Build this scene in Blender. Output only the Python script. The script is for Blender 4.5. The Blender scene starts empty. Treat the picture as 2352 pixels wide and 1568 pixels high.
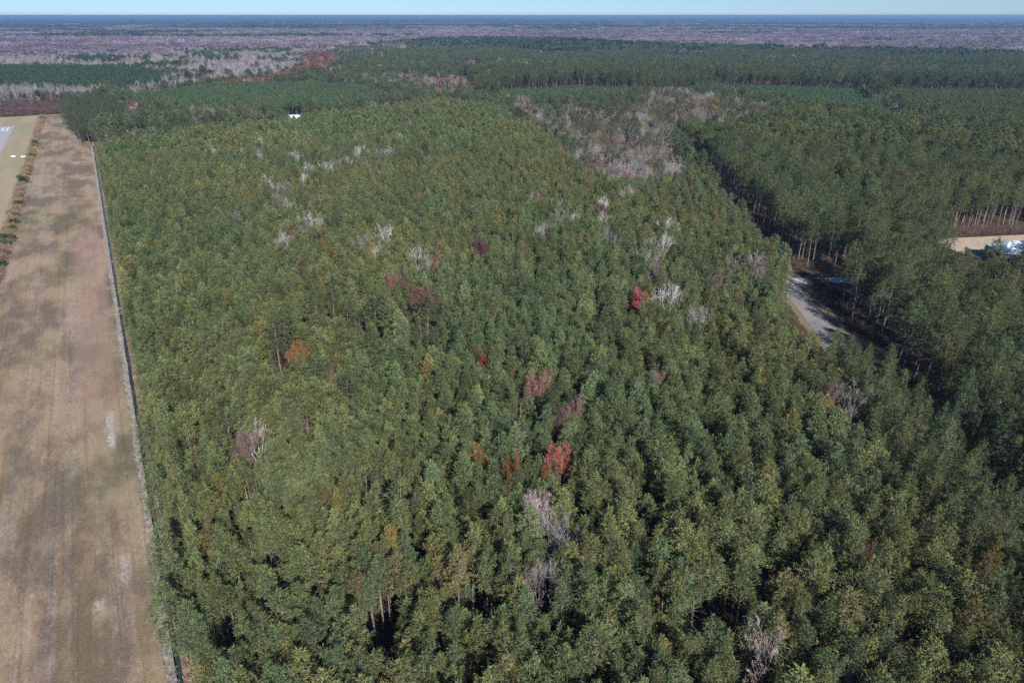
import bpy, math, random
import numpy as np
from mathutils import Vector

R = math.radians
rng = np.random.default_rng(7)
random.seed(7)
scene = bpy.context.scene
col = scene.collection

# ------------------------------------------------------------------ camera, sky, sun, exposure
CAM_H, PITCH, AZ = 80.0, R(25.2), R(29.9)          # world +Y runs along the mown field; camera looks 29.9 deg clockwise of it
cam_d = bpy.data.cameras.new('camera'); cam = bpy.data.objects.new('camera', cam_d); col.objects.link(cam)
cam.location = (0, 0, CAM_H); cam.rotation_euler = (math.pi/2-PITCH, 0, -AZ)
cam_d.sensor_width = 36; cam_d.lens = 24.33; cam_d.clip_start = 0.5; cam_d.clip_end = 120000
scene.camera = cam

SUN_EL, LIGHT_AZ = R(35), R(9.1)                   # azimuth the light travels towards
w = bpy.data.worlds.new('World'); scene.world = w; w.use_nodes = True
nt = w.node_tree; bg = nt.nodes['Background']
sky = nt.nodes.new('ShaderNodeTexSky'); sky.sky_type = 'NISHITA'; sky.sun_disc = False
sky.sun_elevation = SUN_EL; sky.sun_rotation = LIGHT_AZ+math.pi
sky.altitude = 50; sky.air_density = 0.7; sky.dust_density = 0.0; sky.ozone_density = 10.0
nt.links.new(sky.outputs[0], bg.inputs[0]); bg.inputs[1].default_value = 0.072
sun_d = bpy.data.lights.new('sun', 'SUN'); sun_d.energy = 4.9; sun_d.angle = R(0.53); sun_d.color = (1, .95, .87)
sun = bpy.data.objects.new('sun', sun_d); col.objects.link(sun)
ld = Vector((math.sin(LIGHT_AZ)*math.cos(SUN_EL), math.cos(LIGHT_AZ)*math.cos(SUN_EL), -math.sin(SUN_EL)))
sun.rotation_euler = ld.to_track_quat('-Z', 'Y').to_euler(); sun.location = (0, -50, 200)
vs = scene.view_settings; vs.view_transform = 'Standard'; vs.look = 'None'; vs.gamma = 1; vs.use_curve_mapping = False
vs.exposure = 0.45
cy = scene.cycles
cy.max_bounces = 3; cy.diffuse_bounces = 1; cy.glossy_bounces = 2; cy.transmission_bounces = 3; cy.transparent_max_bounces = 4; cy.volume_bounces = 0
cy.use_denoising = False; cy.sample_clamp_indirect = 4

# ------------------------------------------------------------------ helpers
sA, cA, sP, cP = math.sin(AZ), math.cos(AZ), math.sin(PITCH), math.cos(PITCH)
def W(px, py, z=0.0):
    """survey: ground position (at height z) of a point measured on the 2352 px wide photograph"""
    x = (px-1176)/1589.4; y = -(py-784)/1589.4
    t = (z-CAM_H)/(y*cP-sP); X = x*t; Y = (cP+y*sP)*t
    return (X*cA+Y*sA, -X*sA+Y*cA)
def S(px, py, z=0.0): return W(px*2352/3072, py*2352/3072, z)      # the same from full-size photo pixels
def poly(pts, z=12): return np.array([W(a, b, z) for a, b in pts])
def inside(P, x, y):
    r = np.zeros(len(x), bool); n = len(P)
    for i in range(n):
        x1, y1 = P[i]; x2, y2 = P[i-1]
        c = (y1 > y) != (y2 > y)
        if y1 != y2: r ^= c & (x < (x2-x1)*(y-y1)/(y2-y1)+x1)
    return r
def in_frame(x, y, z):
    fw = x*sA+y*cA; rt = x*cA-y*sA; up = z-CAM_H
    dz = fw*cP-up*sP; dy = fw*sP+up*cP
    dz = np.maximum(dz, .1)
    return (np.abs(rt/dz) < .745) & (np.abs(dy/dz) < .50) & (dz > 1)
_tab = np.random.default_rng(3).random((256, 256))
def noise(x, y, s, o=0):
    x = x/s+o*37.7; y = y/s+o*11.3
    xi = np.floor(x).astype(int); yi = np.floor(y).astype(int); fx = x-xi; fy = y-yi
    fx = fx*fx*(3-2*fx); fy = fy*fy*(3-2*fy)
    g = lambda a, b: _tab[a % 256, b % 256]
    return (g(xi, yi)*(1-fx)+g(xi+1, yi)*fx)*(1-fy)+(g(xi, yi+1)*(1-fx)+g(xi+1, yi+1)*fx)*fy

def tag(o, label=None, cat=None, group=None, kind=None):
    if label: o['label'] = label
    if cat: o['category'] = cat
    if group: o['group'] = group
    if kind: o['kind'] = kind
    return o

# ------------------------------------------------------------------ materials
def mat(name):
    m = bpy.data.materials.new(name); m.use_nodes = True; m.node_tree.nodes.clear()
    out = m.node_tree.nodes.new('ShaderNodeOutputMaterial'); return m, m.node_tree, out
def N(t, kind, **kw):
    n = t.nodes.new(kind)
    for k, v in kw.items(): setattr(n, k, v)
    return n
def mth(t, op, a, b=None, c=None):
    n = N(t, 'ShaderNodeMath', operation=op)
    for i, v in enumerate((a, b, c)):
        if v is None: continue
        if isinstance(v, (int, float)): n.inputs[i].default_value = v
        else: t.links.new(v, n.inputs[i])
    return n.outputs[0]
def mix(t, f, a, b, blend='MIX'):
    n = N(t, 'ShaderNodeMix', data_type='RGBA', blend_type=blend)
    for s, v in ((n.inputs[0], f), (n.inputs[6], a), (n.inputs[7], b)):
        if isinstance(v, (int, float)): s.default_value = v
        elif isinstance(v, tuple): s.default_value = v+(1,)
        else: t.links.new(v, s)
    return n.outputs[2]
def ramp(t, f, stops):
    n = N(t, 'ShaderNodeValToRGB'); e = n.color_ramp.elements
    while len(e) < len(stops): e.new(.5)
    for q, (p, c) in zip(e, stops): q.position = p; q.color = c+(1,) if len(c) == 3 else c
    t.links.new(f, n.inputs[0]); return n.outputs[0]
def tex(t, scale, detail=4, rough=.55, sx=1, sy=1, sz=1, off=(0, 0, 0)):
    g = N(t, 'ShaderNodeNewGeometry'); mp = N(t, 'ShaderNodeMapping')
    mp.inputs['Scale'].default_value = (sx, sy, sz); mp.inputs['Location'].default_value = off
    t.links.new(g.outputs['Position'], mp.inputs[0])
    n = N(t, 'ShaderNodeTexNoise'); n.inputs['Scale'].default_value = scale; n.inputs['Detail'].default_value = detail; n.inputs['Roughness'].default_value = rough
    t.links.new(mp.outputs[0], n.inputs['Vector']); return n.outputs[0]
def surf(t, out, colr, rough=.9, bump=None, dist=.1, metallic=0):
    b = N(t, 'ShaderNodeBsdfPrincipled'); b.inputs['Roughness'].default_value = rough; b.inputs['Metallic'].default_value = metallic
    b.inputs['Specular IOR Level'].default_value = .25
    if isinstance(colr, tuple): b.inputs['Base Color'].default_value = colr+(1,)
    else: t.links.new(colr, b.inputs['Base Color'])
    if bump is not None:
        bn = N(t, 'ShaderNodeBump'); bn.inputs['Strength'].default_value = .6; bn.inputs['Distance'].default_value = dist
        t.links.new(bump, bn.inputs['Height']); t.links.new(bn.outputs[0], b.inputs['Normal'])
    t.links.new(b.outputs[0], out.inputs[0])

def plant_mat(name, dry, transl, spread=1.1):
    m, t, o = mat(name)
    tint = N(t, 'ShaderNodeAttribute', attribute_type='INSTANCER', attribute_name='tint').outputs['Color']
    var = N(t, 'ShaderNodeAttribute', attribute_type='GEOMETRY', attribute_name='var').outputs['Fac']
    v = mth(t, 'MULTIPLY_ADD', var, spread, 1-spread*.5)
    cb = N(t, 'ShaderNodeCombineColor'); c = mix(t, 1.0, tint, cb.outputs[0], 'MULTIPLY')
    t.links.new(v, cb.inputs[0]); t.links.new(v, cb.inputs[1]); t.links.new(mth(t, 'MULTIPLY_ADD', var, spread*.6, 1-spread*.3), cb.inputs[2])
    if dry:
        f = mth(t, 'MULTIPLY', mth(t, 'GREATER_THAN', var, .93), .55)
        c = mix(t, f, c, dry)
    d = N(t, 'ShaderNodeBsdfDiffuse'); t.links.new(c, d.inputs[0])
    if transl:
        tr = N(t, 'ShaderNodeBsdfTranslucent'); t.links.new(c, tr.inputs[0])
        mx = N(t, 'ShaderNodeMixShader'); mx.inputs[0].default_value = transl
        t.links.new(d.outputs[0], mx.inputs[1]); t.links.new(tr.outputs[0], mx.inputs[2]); t.links.new(mx.outputs[0], o.inputs[0])
    else: t.links.new(d.outputs[0], o.inputs[0])
    return m
M = {}
M['needles'] = plant_mat('pine_needles', (.27, .15, .06), .08)
M['leaves'] = plant_mat('leaves', None, .25, .9)
M['twig'] = plant_mat('bare_twigs', None, 0, .7)
M['grass'] = plant_mat('dry_grass', None, .2, .8)
def bark(name, a, b):
    m, t, o = mat(name)
    var = N(t, 'ShaderNodeAttribute', attribute_type='GEOMETRY', attribute_name='var').outputs['Fac']
    surf(t, o, mix(t, var, a, b)); return m
M['bark'] = bark('pine_bark', (.15, .12, .105), (.27, .23, .21))

def m_ground():
    m, t, o = mat('forest_floor')
    n1 = tex(t, 1.2, 8, .7); n2 = tex(t, .012, 4)
    c = ramp(t, n1, [(.25, (.03, .022, .016)), (.55, (.085, .055, .036)), (.8, (.17, .10, .06))])
    c = mix(t, ramp(t, n2, [(.4, (0, 0, 0)), (.65, (1, 1, 1))]), c, mix(t, .5, c, (.05, .05, .025)))
    surf(t, o, c, .95, n1, .4); return m
M['ground'] = m_ground()
def m_field():
    m, t, o = mat('mown_field')
    fine = tex(t, 1.6, 5, .7, 1, .55); streak = tex(t, 1.0, 4, .75, .9, .006); wide = tex(t, .16, 3, .5, 1, .03, 1, (4, 0, 0)); patch = tex(t, .075, 7, .7, 1.0, .38); green = tex(t, .03, 4, .6, .8, .5, 1, (50, 9, 0))
    c = ramp(t, fine, [(.25, (.23, .18, .14)), (.5, (.36, .285, .235)), (.75, (.55, .45, .385))])
    c = mix(t, mth(t, 'MULTIPLY', ramp(t, streak, [(.44, (0, 0, 0)), (.56, (1, 1, 1))]), .9), c, mix(t, .7, c, (.36, .235, .12)))
    c = mix(t, mth(t, 'MULTIPLY', ramp(t, wide, [(.42, (0, 0, 0)), (.6, (1, 1, 1))]), .5), c, mix(t, .65, c, (.26, .215, .11)))
    c = mix(t, mth(t, 'MULTIPLY', ramp(t, green, [(.5, (0, 0, 0)), (.64, (1, 1, 1))]), .6), c, (.235, .235, .13))
    c = mix(t, mth(t, 'MULTIPLY', ramp(t, patch, [(.43, (0, 0, 0)), (.57, (1, 1, 1))]), .95), c, mix(t, 1.0, c, (.47, .48, .51), 'MULTIPLY'))
    dk = tex(t, 1.3, 3, .7, .7, .008, 1, (11, 4, 0))
    c = mix(t, mth(t, 'MULTIPLY', ramp(t, dk, [(.55, (0, 0, 0)), (.66, (1, 1, 1))]), .5), c, mix(t, 1.0, c, (.62, .56, .5), 'MULTIPLY'))
    # reddish worn strip near the ditch and a few bleached bare patches
    g = N(t, 'ShaderNodeNewGeometry'); sx = N(t, 'ShaderNodeSeparateXYZ'); t.links.new(g.outputs['Position'], sx.inputs[0])
    X, Y = sx.outputs[0], sx.outputs[1]
    def soft(v, c0, hw, fall):
        q = N(t, 'ShaderNodeMapRange', interpolation_type='SMOOTHSTEP')
        t.links.new(mth(t, 'ABSOLUTE', mth(t, 'SUBTRACT', v, c0)), q.inputs[0])
        q.inputs[1].default_value = hw; q.inputs[2].default_value = hw+fall; q.inputs[3].default_value = 1; q.inputs[4].default_value = 0
        return q.outputs[0]
    wob = mth(t, 'MULTIPLY_ADD', patch, 3, -1.5); Xw = mth(t, 'ADD', X, wob)
    red = mth(t, 'MULTIPLY', soft(Xw, -13.5, 3.2, 2.5), soft(Y, 245, 55, 60))
    c = mix(t, mth(t, 'MULTIPLY', red, .42), c, (.38, .25, .21))
    edge = mth(t, 'ADD', fine, mth(t, 'MULTIPLY', streak, .6))
    for cx, cyy, hx, hy, colr, k in [BP for BP in PATCH]:
        f = mth(t, 'MULTIPLY', soft(mth(t, 'ADD', Xw, mth(t, 'MULTIPLY_ADD', fine, 3, -1.5)), cx, hx*.3, 1.1), soft(mth(t, 'ADD', Y, mth(t, 'MULTIPLY', wob, 2.5)), cyy, hy*.6, 3.5))
        f = mth(t, 'MULTIPLY', f, ramp(t, edge, [(.62, (0, 0, 0)), (.92, (1, 1, 1))]))
        c = mix(t, mth(t, 'MULTIPLY', f, k), c, colr)
    wsp = tex(t, 1.0, 3, .75, 2.4, 5.5, 1, (3, 8, 0)); mp = wsp.node.inputs['Vector'].links[0].from_node; mp.inputs['Rotation'].default_value = (0, 0, R(28))
    c = mix(t, mth(t, 'MULTIPLY', ramp(t, wsp, [(.54, (0, 0, 0)), (.68, (1, 1, 1))]), .42), c, mix(t, .5, c, (.68, .58, .50)))
    c = mix(t, mth(t, 'MULTIPLY', ramp(t, wsp, [(.30, (1, 1, 1)), (.44, (0, 0, 0))]), .4), c, mix(t, 1.0, c, (.55, .53, .5), 'MULTIPLY'))
    surf(t, o, c, .95, wsp, .25); return m
p1 = W(252, 972); p2 = W(257, 1012); p3 = W(289, 1308); p4 = W(232, 1392)
PATCH = [(p1[0], p1[1], .5, 4.5, (.50, .47, .51), .75), (p2[0], p2[1], .5, 1.8, (.58, .55, .58), .8), (p3[0], p3[1], .7, 2.6, (.42, .36, .40), .9), (p4[0], p4[1], .4, .5, (.5, .42, .36), .9)]
M['field'] = m_field()
def m_turf():
    m, t, o = mat('airfield_turf')
    fine = tex(t, 1.2, 4, .6); wide = tex(t, .09, 3, .5, 1, .12); bare = tex(t, .05, 4, .5, 1, .5, 1, (7, 3, 0))
    c = ramp(t, wide, [(.4, (.30, .275, .165)), (.6, (.40, .33, .24))]); c = mix(t, .35, c, ramp(t, fine, [(.3, (.15, .13, .08)), (.7, (.42, .36, .26))]))
    c = mix(t, ramp(t, bare, [(.55, (0, 0, 0)), (.7, (1, 1, 1))]), c, (.36, .25, .19))
    surf(t, o, c, .95, fine, .1); return m
M['turf'] = m_turf()
def m_simple(name, c1, c2, scale, rough=.9, sx=1, sy=1, bump=.03, metallic=0):
    m, t, o = mat(name); n = tex(t, scale, 5, .6, sx, sy)
    surf(t, o, ramp(t, n, [(.3, c1), (.7, c2)]), rough, n if bump else None, bump, metallic); return m
def m_road():
    m, t, o = mat('old_asphalt'); n = tex(t, .9, 6, .7); big = tex(t, .12, 4, .6); grit = tex(t, 7, 3, .7)
    c = ramp(t, n, [(.3, (.15, .148, .15)), (.7, (.27, .265, .27))]); c = mix(t, mth(t, 'MULTIPLY', ramp(t, big, [(.45, (0, 0, 0)), (.6, (1, 1, 1))]), .5), c, (.33, .31, .29))
    c = mix(t, mth(t, 'MULTIPLY', ramp(t, grit, [(.55, (0, 0, 0)), (.7, (1, 1, 1))]), .5), c, (.10, .085, .07)); surf(t, o, c, .85, n, .02); return m
M['asphalt'] = m_road()
M['runway'] = m_simple('runway_asphalt', (.30, .31, .35), (.42, .43, .47), .3, .85)
M['paint'] = m_simple('white_paint', (.68, .68, .68), (.8, .8, .8), 2, .7)
M['sand'] = m_simple('sandy_soil', (.36, .27, .20), (.52, .43, .35), .4)
M['concrete'] = m_simple('concrete', (.38, .40, .44), (.5, .52, .56), .8)
M['litter'] = m_simple('needle_litter', (.045, .034, .028), (.15, .11, .085), .6, .95, 1, 1, .15)
M['verge'] = m_simple('grass_verge', (.09, .085, .045), (.30, .25, .17), 1.5, .95, 1, 1, .1)
M['bank'] = m_simple('ditch_bank', (.12, .075, .05), (.36, .25, .20), .9, .95, 1, .6, .15)
M['pale'] = m_simple('bleached_grass', (.20, .175, .15), (.42, .385, .36), 1.1, .95, 1, .5, .12)
M['water'] = m_simple('ditch_water', (.02, .035, .035), (.04, .06, .055), .8, .12, 1, 1, .0)
M['siding'] = m_simple('white_siding', (.7, .71, .73), (.8, .8, .82), 3, .6, 1, 1, 0)
M['metal_roof'] = m_simple('pale_metal_roof', (.62, .73, .78), (.72, .82, .86), .8, .4, 1, 1, 0, 0)
M['grey_wall'] = m_simple('blue_grey_wall', (.13, .17, .22), (.17, .21, .26), 1.5, .8, 1, 1, 0)
M['glass'] = m_simple('window_glass', (.02, .025, .03), (.03, .035, .04), 1, .08, 1, 1, 0)
M['wood'] = m_simple('brown_wood', (.12, .07, .045), (.2, .12, .08), 3, .8)

# ------------------------------------------------------------------ mesh builder
class G:
    def __init__(s): s.q = []                                    # (n,k,3), var(n), material index
    def add(s, P, var, mi=0):
        P = np.asarray(P, float)
        if len(P): s.q.append((P, np.broadcast_to(np.asarray(var, float), (len(P),)), mi))
    def tube(s, pts, rad, sides=5, mi=0, var=.5, rg=None):
        pts = np.array(pts, float); n = len(pts); rings = []
        a = np.arange(sides)*2*math.pi/sides
        for i in range(n):
            d = pts[min(i+1, n-1)]-pts[max(i-1, 0)]; d = d/(np.linalg.norm(d)+1e-9)
            u = np.cross(d, [0, 0, 1] if abs(d[2]) < .9 else [1, 0, 0]); u /= np.linalg.norm(u); v = np.cross(d, u)
            rings.append(pts[i]+rad[i]*(np.cos(a)[:, None]*u+np.sin(a)[:, None]*v))
        Q = []
        for i in range(n-1):
            for j in range(sides):
                k = (j+1) % sides; Q.append([rings[i][j], rings[i][k], rings[i+1][k], rings[i+1][j]])
        s.add(Q, var if rg is None else rg.random(len(Q)), mi)
    def blades(s, p, d, L, wd, var, rg, mi=0):
        """diamond-shaped needle sprays or leaves from p along d"""
        n = len(p); r = rg.normal(size=(n, 3)); sd = np.cross(d, r); sd /= np.linalg.norm(sd, axis=1)[:, None]+1e-9
        L = np.broadcast_to(L, (n,))[:, None]; wd = np.broadcast_to(wd, (n,))[:, None]
        s.add(np.stack([p, p+d*L*.5+sd*wd*.5, p+d*L, p+d*L*.5-sd*wd*.5], 1), var, mi)
    def mesh(s, name, mats, only=None):
        V = []; S_ = []; vr = []; mi = []; k0 = 0
        q = [x for x in s.q if only is None or x[2] == only]
        for P, v, m in q:
            V.append(P.reshape(-1, 3)); S_ += [P.shape[1]]*len(P); vr.append(v); mi += [m if only is None else 0]*len(P)
        V = np.concatenate(V); S_ = np.array(S_); vr = np.concatenate(vr)
        me = bpy.data.meshes.new(name); me.vertices.add(len(V)); me.vertices.foreach_set('co', V.ravel().astype(np.float32))
        me.loops.add(len(V)); me.loops.foreach_set('vertex_index', np.arange(len(V), dtype=np.int32))
        me.polygons.add(len(S_)); st = np.concatenate([[0], np.cumsum(S_)[:-1]]).astype(np.int32)
        me.polygons.foreach_set('loop_start', st); me.polygons.foreach_set('material_index', np.array(mi, dtype=np.int32))
        at = me.attributes.new('var', 'FLOAT', 'FACE'); at.data.foreach_set('value', vr.astype(np.float32))
        for m in mats: me.materials.append(m)
        me.update(calc_edges=True); return me

def unit(v): return v/(np.linalg.norm(v, axis=-1, keepdims=True)+1e-9)
def puff(g, c, out, rad, nb, L, wd, rg, base, mi=1):
    """one tuft of needle sprays round a branch tip"""
    d = unit(rg.normal(size=(nb, 3))*.85+np.asarray(out)*.75+np.array([0, 0, .45]))
    p = np.asarray(c)+d*rad*.15+rg.normal(size=(nb, 3))*rad*.35
    g.blades(p, d, L*(.7+.6*rg.random(nb)), wd*(.8+.5*rg.random(nb)), np.clip(base+rg.normal(size=nb)*.12, 0, 1), rg, mi)
def puffvar(rg): return .97+.03*rg.random() if rg.random() < .05 else rg.uniform(.15, .8)

def pine(seed, h, cr, cl, lod, mature=False):
    rg = np.random.default_rng(seed); g = G()
    lean = rg.normal(size=2)*.12
    zs = np.linspace(0, h, 7); tp = np.stack([lean[0]*(zs/h)**2+np.sin(zs*.5+seed)*.06, lean[1]*(zs/h)**2+np.cos(zs*.4+seed)*.06, zs], 1)
    r0 = h*.0095
    g.tube(tp, r0*(1.05-.93*zs/h), 6 if lod == 0 else 4, 0, rg=rg)
    ax = lambda z: np.array([np.interp(z, zs, tp[:, 0]), np.interp(z, zs, tp[:, 1]), z])
    nw = int(cl/(.62 if not mature else .8))
    for i in range(nw):
        t = (i+.5)/nw; z = h-cl+cl*t*.97
        prof = (1-t)**.62*(.62+.38*min(1, t/.22))*1.12
        if mature: prof = (1-t**2.2)**.7*(.55+.45*min(1, t/.3))
        nb = rg.integers(4, 7) if t < .8 else 3
        a0 = rg.random()*7
        for b in range(nb):
            if mature and rg.random() < .22: continue
            az = a0+b*2*math.pi/nb+rg.normal()*.25; L = max(.25, cr*prof*rg.uniform(.72, 1.12))
            o = np.array([math.cos(az), math.sin(az), 0]); rise = rg.uniform(.15, .5)
            p0 = ax(z); tip = p0+o*L+np.array([0, 0, rise*L])
            if lod == 0 and L > .6: g.tube([p0, p0+o*L*.5+np.array([0, 0, rise*L*.3]), tip], [.035, .025, .012], 3, 0, rg=rg)
            fr = [.45, .72, 1.0] if L > .9 else [.55, 1.0]
            if mature: fr = [.5, .7, .85, 1.0, 1.05]
            for f in fr:
                sp = .16*L+.06 if not mature else .3
                c = p0+(tip-p0)*f+rg.normal(size=3)*sp
                if lod == 0: puff(g, c, o, .36, 17, .36, .078, rg, puffvar(rg))
                else: puff(g, c, o, .42, 6, .60, .24, rg, puffvar(rg))
    for k in range(3): puff(g, ax(h)-np.array([0, 0, .3*k]), [0, 0, 1], .25, 10 if lod == 0 else 3, .4 if lod == 0 else .6, .11 if lod == 0 else .3, rg, .6)
    for k in range(9 if lod == 0 else 3):                       # dead lower branches
        z = h-cl-rg.uniform(0, .28)*h; az = rg.random()*7; L = rg.uniform(.5, 1.4)*(1.5 if mature else 1)
        g.tube([ax(z), ax(z)+np.array([math.cos(az)*L, math.sin(az)*L, rg.uniform(-.2, .4)])], [.03, .012], 3, 0, rg=rg)
    return g

def hardwood(seed, h, spread, leaf=0, lod=0, leafsize=.3, fork=.42, wt=.04):
    rg = np.random.default_rng(seed); g = G(); tips = []; tw = 0 if leaf else 1
    def grow(p, d, L, r, lv):
        q1 = p+d*L*.5+rg.normal(size=3)*L*.05; q = q1+unit(d+rg.normal(size=3)*.18+np.array([0, 0, .10]))*L*.5
        g.tube([p, q1, q], [r, r*.8, r*.55], 4 if lv > 2 else 3, tw if lv < 2 else 0, rg=rg)
        if lv == 0:
            n = (7 if leaf else 4) if lod == 0 else 3
            f = rg.uniform(.25, 1, n)[:, None]; s = p+(q-p)*f; dd = unit(d+rg.normal(size=(n, 3))*.55+np.array([0, 0, .25]))
            tl = L*rg.uniform(.5, .95, n)
            g.blades(s, dd, tl, wt if lod == 0 else .10, rg.uniform(.3, 1, n), rg, tw)
            tips.append((s+dd*tl[:, None]*.8)); return
        n = int(rg.integers(3, 5)) if lod == 0 else 3
        for k in range(n):
            f = rg.uniform(.45, 1) if k else 1.0
            nd = unit(d*1.0+unit(rg.normal(size=3))*spread*(1.0 if k else .4)+np.array([0, 0, .22]))
            grow(p+(q-p)*f, nd, L*rg.uniform(.55, .78), r*.5*(1.15 if k == 0 else .8), lv-1)
    d0 = unit(np.array([rg.normal()*.06, rg.normal()*.06, 1])); top = d0*h*fork; r0 = h*.0095
    g.tube([np.zeros(3), top*.5, top], [r0, r0*.85, r0*.75], 6, 0, rg=rg)
    for k in range(5 if lod == 0 else 4):
        nd = unit(d0*1.0+unit(rg.normal(size=3))*spread*.9) if k else d0
        grow(top*rg.uniform(.75, 1) if k else top, nd, h*(1-fork)*rg.uniform(.30, .42), r0*.58, 3 if lod == 0 else 2)
    if leaf:
        T = np.concatenate(tips); T = np.repeat(T, leaf, 0)+rg.normal(size=(len(T)*leaf, 3))*.22
        d = unit(rg.normal(size=T.shape)+np.array([0, 0, .2]))
        g.blades(T, d, leafsize*rg.uniform(.7, 1.3, len(T)), leafsize*.75, rg.uniform(0, 1, len(T)), rg, 1)
    # bring the tree to its exact height
    zmax = max(P[..., 2].max() for P, _, _ in g.q)
    g.q = [(P*np.array([1, 1, h/zmax]), v, m) for P, v, m in g.q]
    return g

def shrub(seed, r, h, n, size, stems=10):
    rg = np.random.default_rng(seed); g = G()
    for k in range(stems):
        az = rg.random()*7; e = np.array([math.cos(az)*r*rg.uniform(.2, .8), math.sin(az)*r*rg.uniform(.2, .8), h*rg.uniform(.5, .95)])
        g.tube([np.zeros(3), e*.5+np.array([0, 0, h*.08]), e], [.04, .03, .012], 3, 0, rg=rg)
    lob = rg.normal(size=(7, 3))*np.array([r*.42, r*.42, h*.16])+np.array([0, 0, h*.52])
    c = lob[rg.integers(0, 7, n)]; d = unit(rg.normal(size=(n, 3))); p = c+d*np.array([r*.45, r*.45, h*.3])*rg.uniform(.6, 1, n)[:, None]
    p[:, 2] = np.clip(p[:, 2], .05, h)
    g.blades(p, unit(d+rg.normal(size=(n, 3))*.5+np.array([0, 0, .3])), size*rg.uniform(.6, 1.3, n), size*.6, rg.random(n), rg, 1)
    return g
def tuft(seed, n, r, h, wd):
    rg = np.random.default_rng(seed); g = G()
    p = np.stack([rg.normal(size=n)*r*.5, rg.normal(size=n)*r*.5, np.zeros(n)], 1); d = unit(rg.normal(size=(n, 3))*.45+np.array([0, 0, 1]))
    g.blades(p, d, h*rg.uniform(.5, 1.2, n), wd, rg.random(n), rg, 0); return g
def clump(seed, bare):
    """a patch of far woodland, one unit wide and one unit high"""
    rg = np.random.default_rng(seed); g = G()
    for k in range(9):
        c = np.array([rg.uniform(-.5, .5), rg.uniform(-.5, .5), rg.uniform(.72, 1.0)])
        if not bare:
            n = 12; d = unit(rg.normal(size=(n, 3))*np.array([1, 1, .5])+np.array([0, 0, .5])); z = rg.uniform(0, 1, n)
            p = c+np.stack([rg.normal(size=n)*.07, rg.normal(size=n)*.07, -z*.42], 1)
            g.blades(p, d, .2, .15, np.clip(rg.uniform(.2, .8)+rg.normal(size=n)*.1, 0, 1), rg, 1)
            g.tube([c*np.array([1, 1, 0]), c-np.array([0, 0, .2])], [.012, .008], 3, 0)
        else:
            g.tube([c*np.array([1, 1, 0]), c*np.array([1, 1, .6])], [.016, .010], 3, 0, var=.8)
            n = 15; d = unit(rg.normal(size=(n, 3))*np.array([.75, .75, .3])+np.array([0, 0, .8]))
            p = c*np.array([1, 1, .55])+np.stack([rg.normal(size=n)*.05, rg.normal(size=n)*.05, rg.uniform(-.1, .25, n)], 1)
            g.blades(p, d, .26, .035, rg.uniform(.2, 1, n), rg, 0)
    return g

# ------------------------------------------------------------------ plant prototypes
lib = bpy.data.collections.new('plant_library')                   # source meshes for the mass planting; not part of the scene itself
PROTO = {}; IDX = {}
def reg(name, gs, m0, m1):
    L = []
    for i, g in enumerate(gs):
        k = len(IDX); ob = bpy.data.objects.new('%03d_%s' % (k, name), g.mesh(name, [m0, m1])); lib.objects.link(ob)
        IDX[(name, i)] = k; L.append((g, m0, m1))
    PROTO[name] = L
reg('pine_young', [pine(10+i, 12.6+.25*i, 1.32+.07*(i % 3), 5.8, 0) for i in range(7)], M['bark'], M['needles'])
reg('pine_tall', [pine(40+i, 18.0+.4*i, 2.6+.15*(i % 3), 10.5, 0, True) for i in range(6)], M['bark'], M['needles'])
reg('pine_edge', [pine(50+i, 13.0+.3*i, 1.75, 11.0, 0) for i in range(4)], M['bark'], M['needles'])
reg('pine_tall_edge', [pine(55+i, 17.5+.4*i, 2.6, 14.5, 0) for i in range(3)], M['bark'], M['needles'])
reg('pine_young_far', [pine(60+i, 13.0, 1.5, 6.0, 1) for i in range(4)], M['bark'], M['needles'])
reg('pine_tall_far', [pine(70+i, 18.0, 2.8, 8.0, 1, True) for i in range(4)], M['bark'], M['needles'])
reg('bare_near', [hardwood(80+i, 14.5, .66+.08*(i % 3), 0, 0, wt=.032) for i in range(5)], M['twig'], M['twig'])
reg('bare_far', [hardwood(90+i, 14.0, .55, 0, 1) for i in range(4)], M['twig'], M['twig'])
reg('leafy_near', [hardwood(100+i, 14.0, .70, 3, 0, .21) for i in range(4)], M['twig'], M['leaves'])
reg('leafy_far', [hardwood(110+i, 13.5, .6, 2, 1, .75) for i in range(4)], M['twig'], M['leaves'])
reg('bush', [shrub(120+i, 1.0, 1.3, 420, .26) for i in range(4)], M['twig'], M['leaves'])
reg('weed', [tuft(130+i, 60, 1.0, 1.25, .07) for i in range(3)], M['grass'], M['grass'])
reg('tuft', [tuft(140+i, 26, .35, .42, .05) for i in range(3)], M['grass'], M['grass'])
reg('clump_pine', [clump(150+i, False) for i in range(4)], M['bark'], M['needles'])
reg('clump_bare', [clump(160+i, True) for i in range(4)], M['twig'], M['leaves'])

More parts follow.
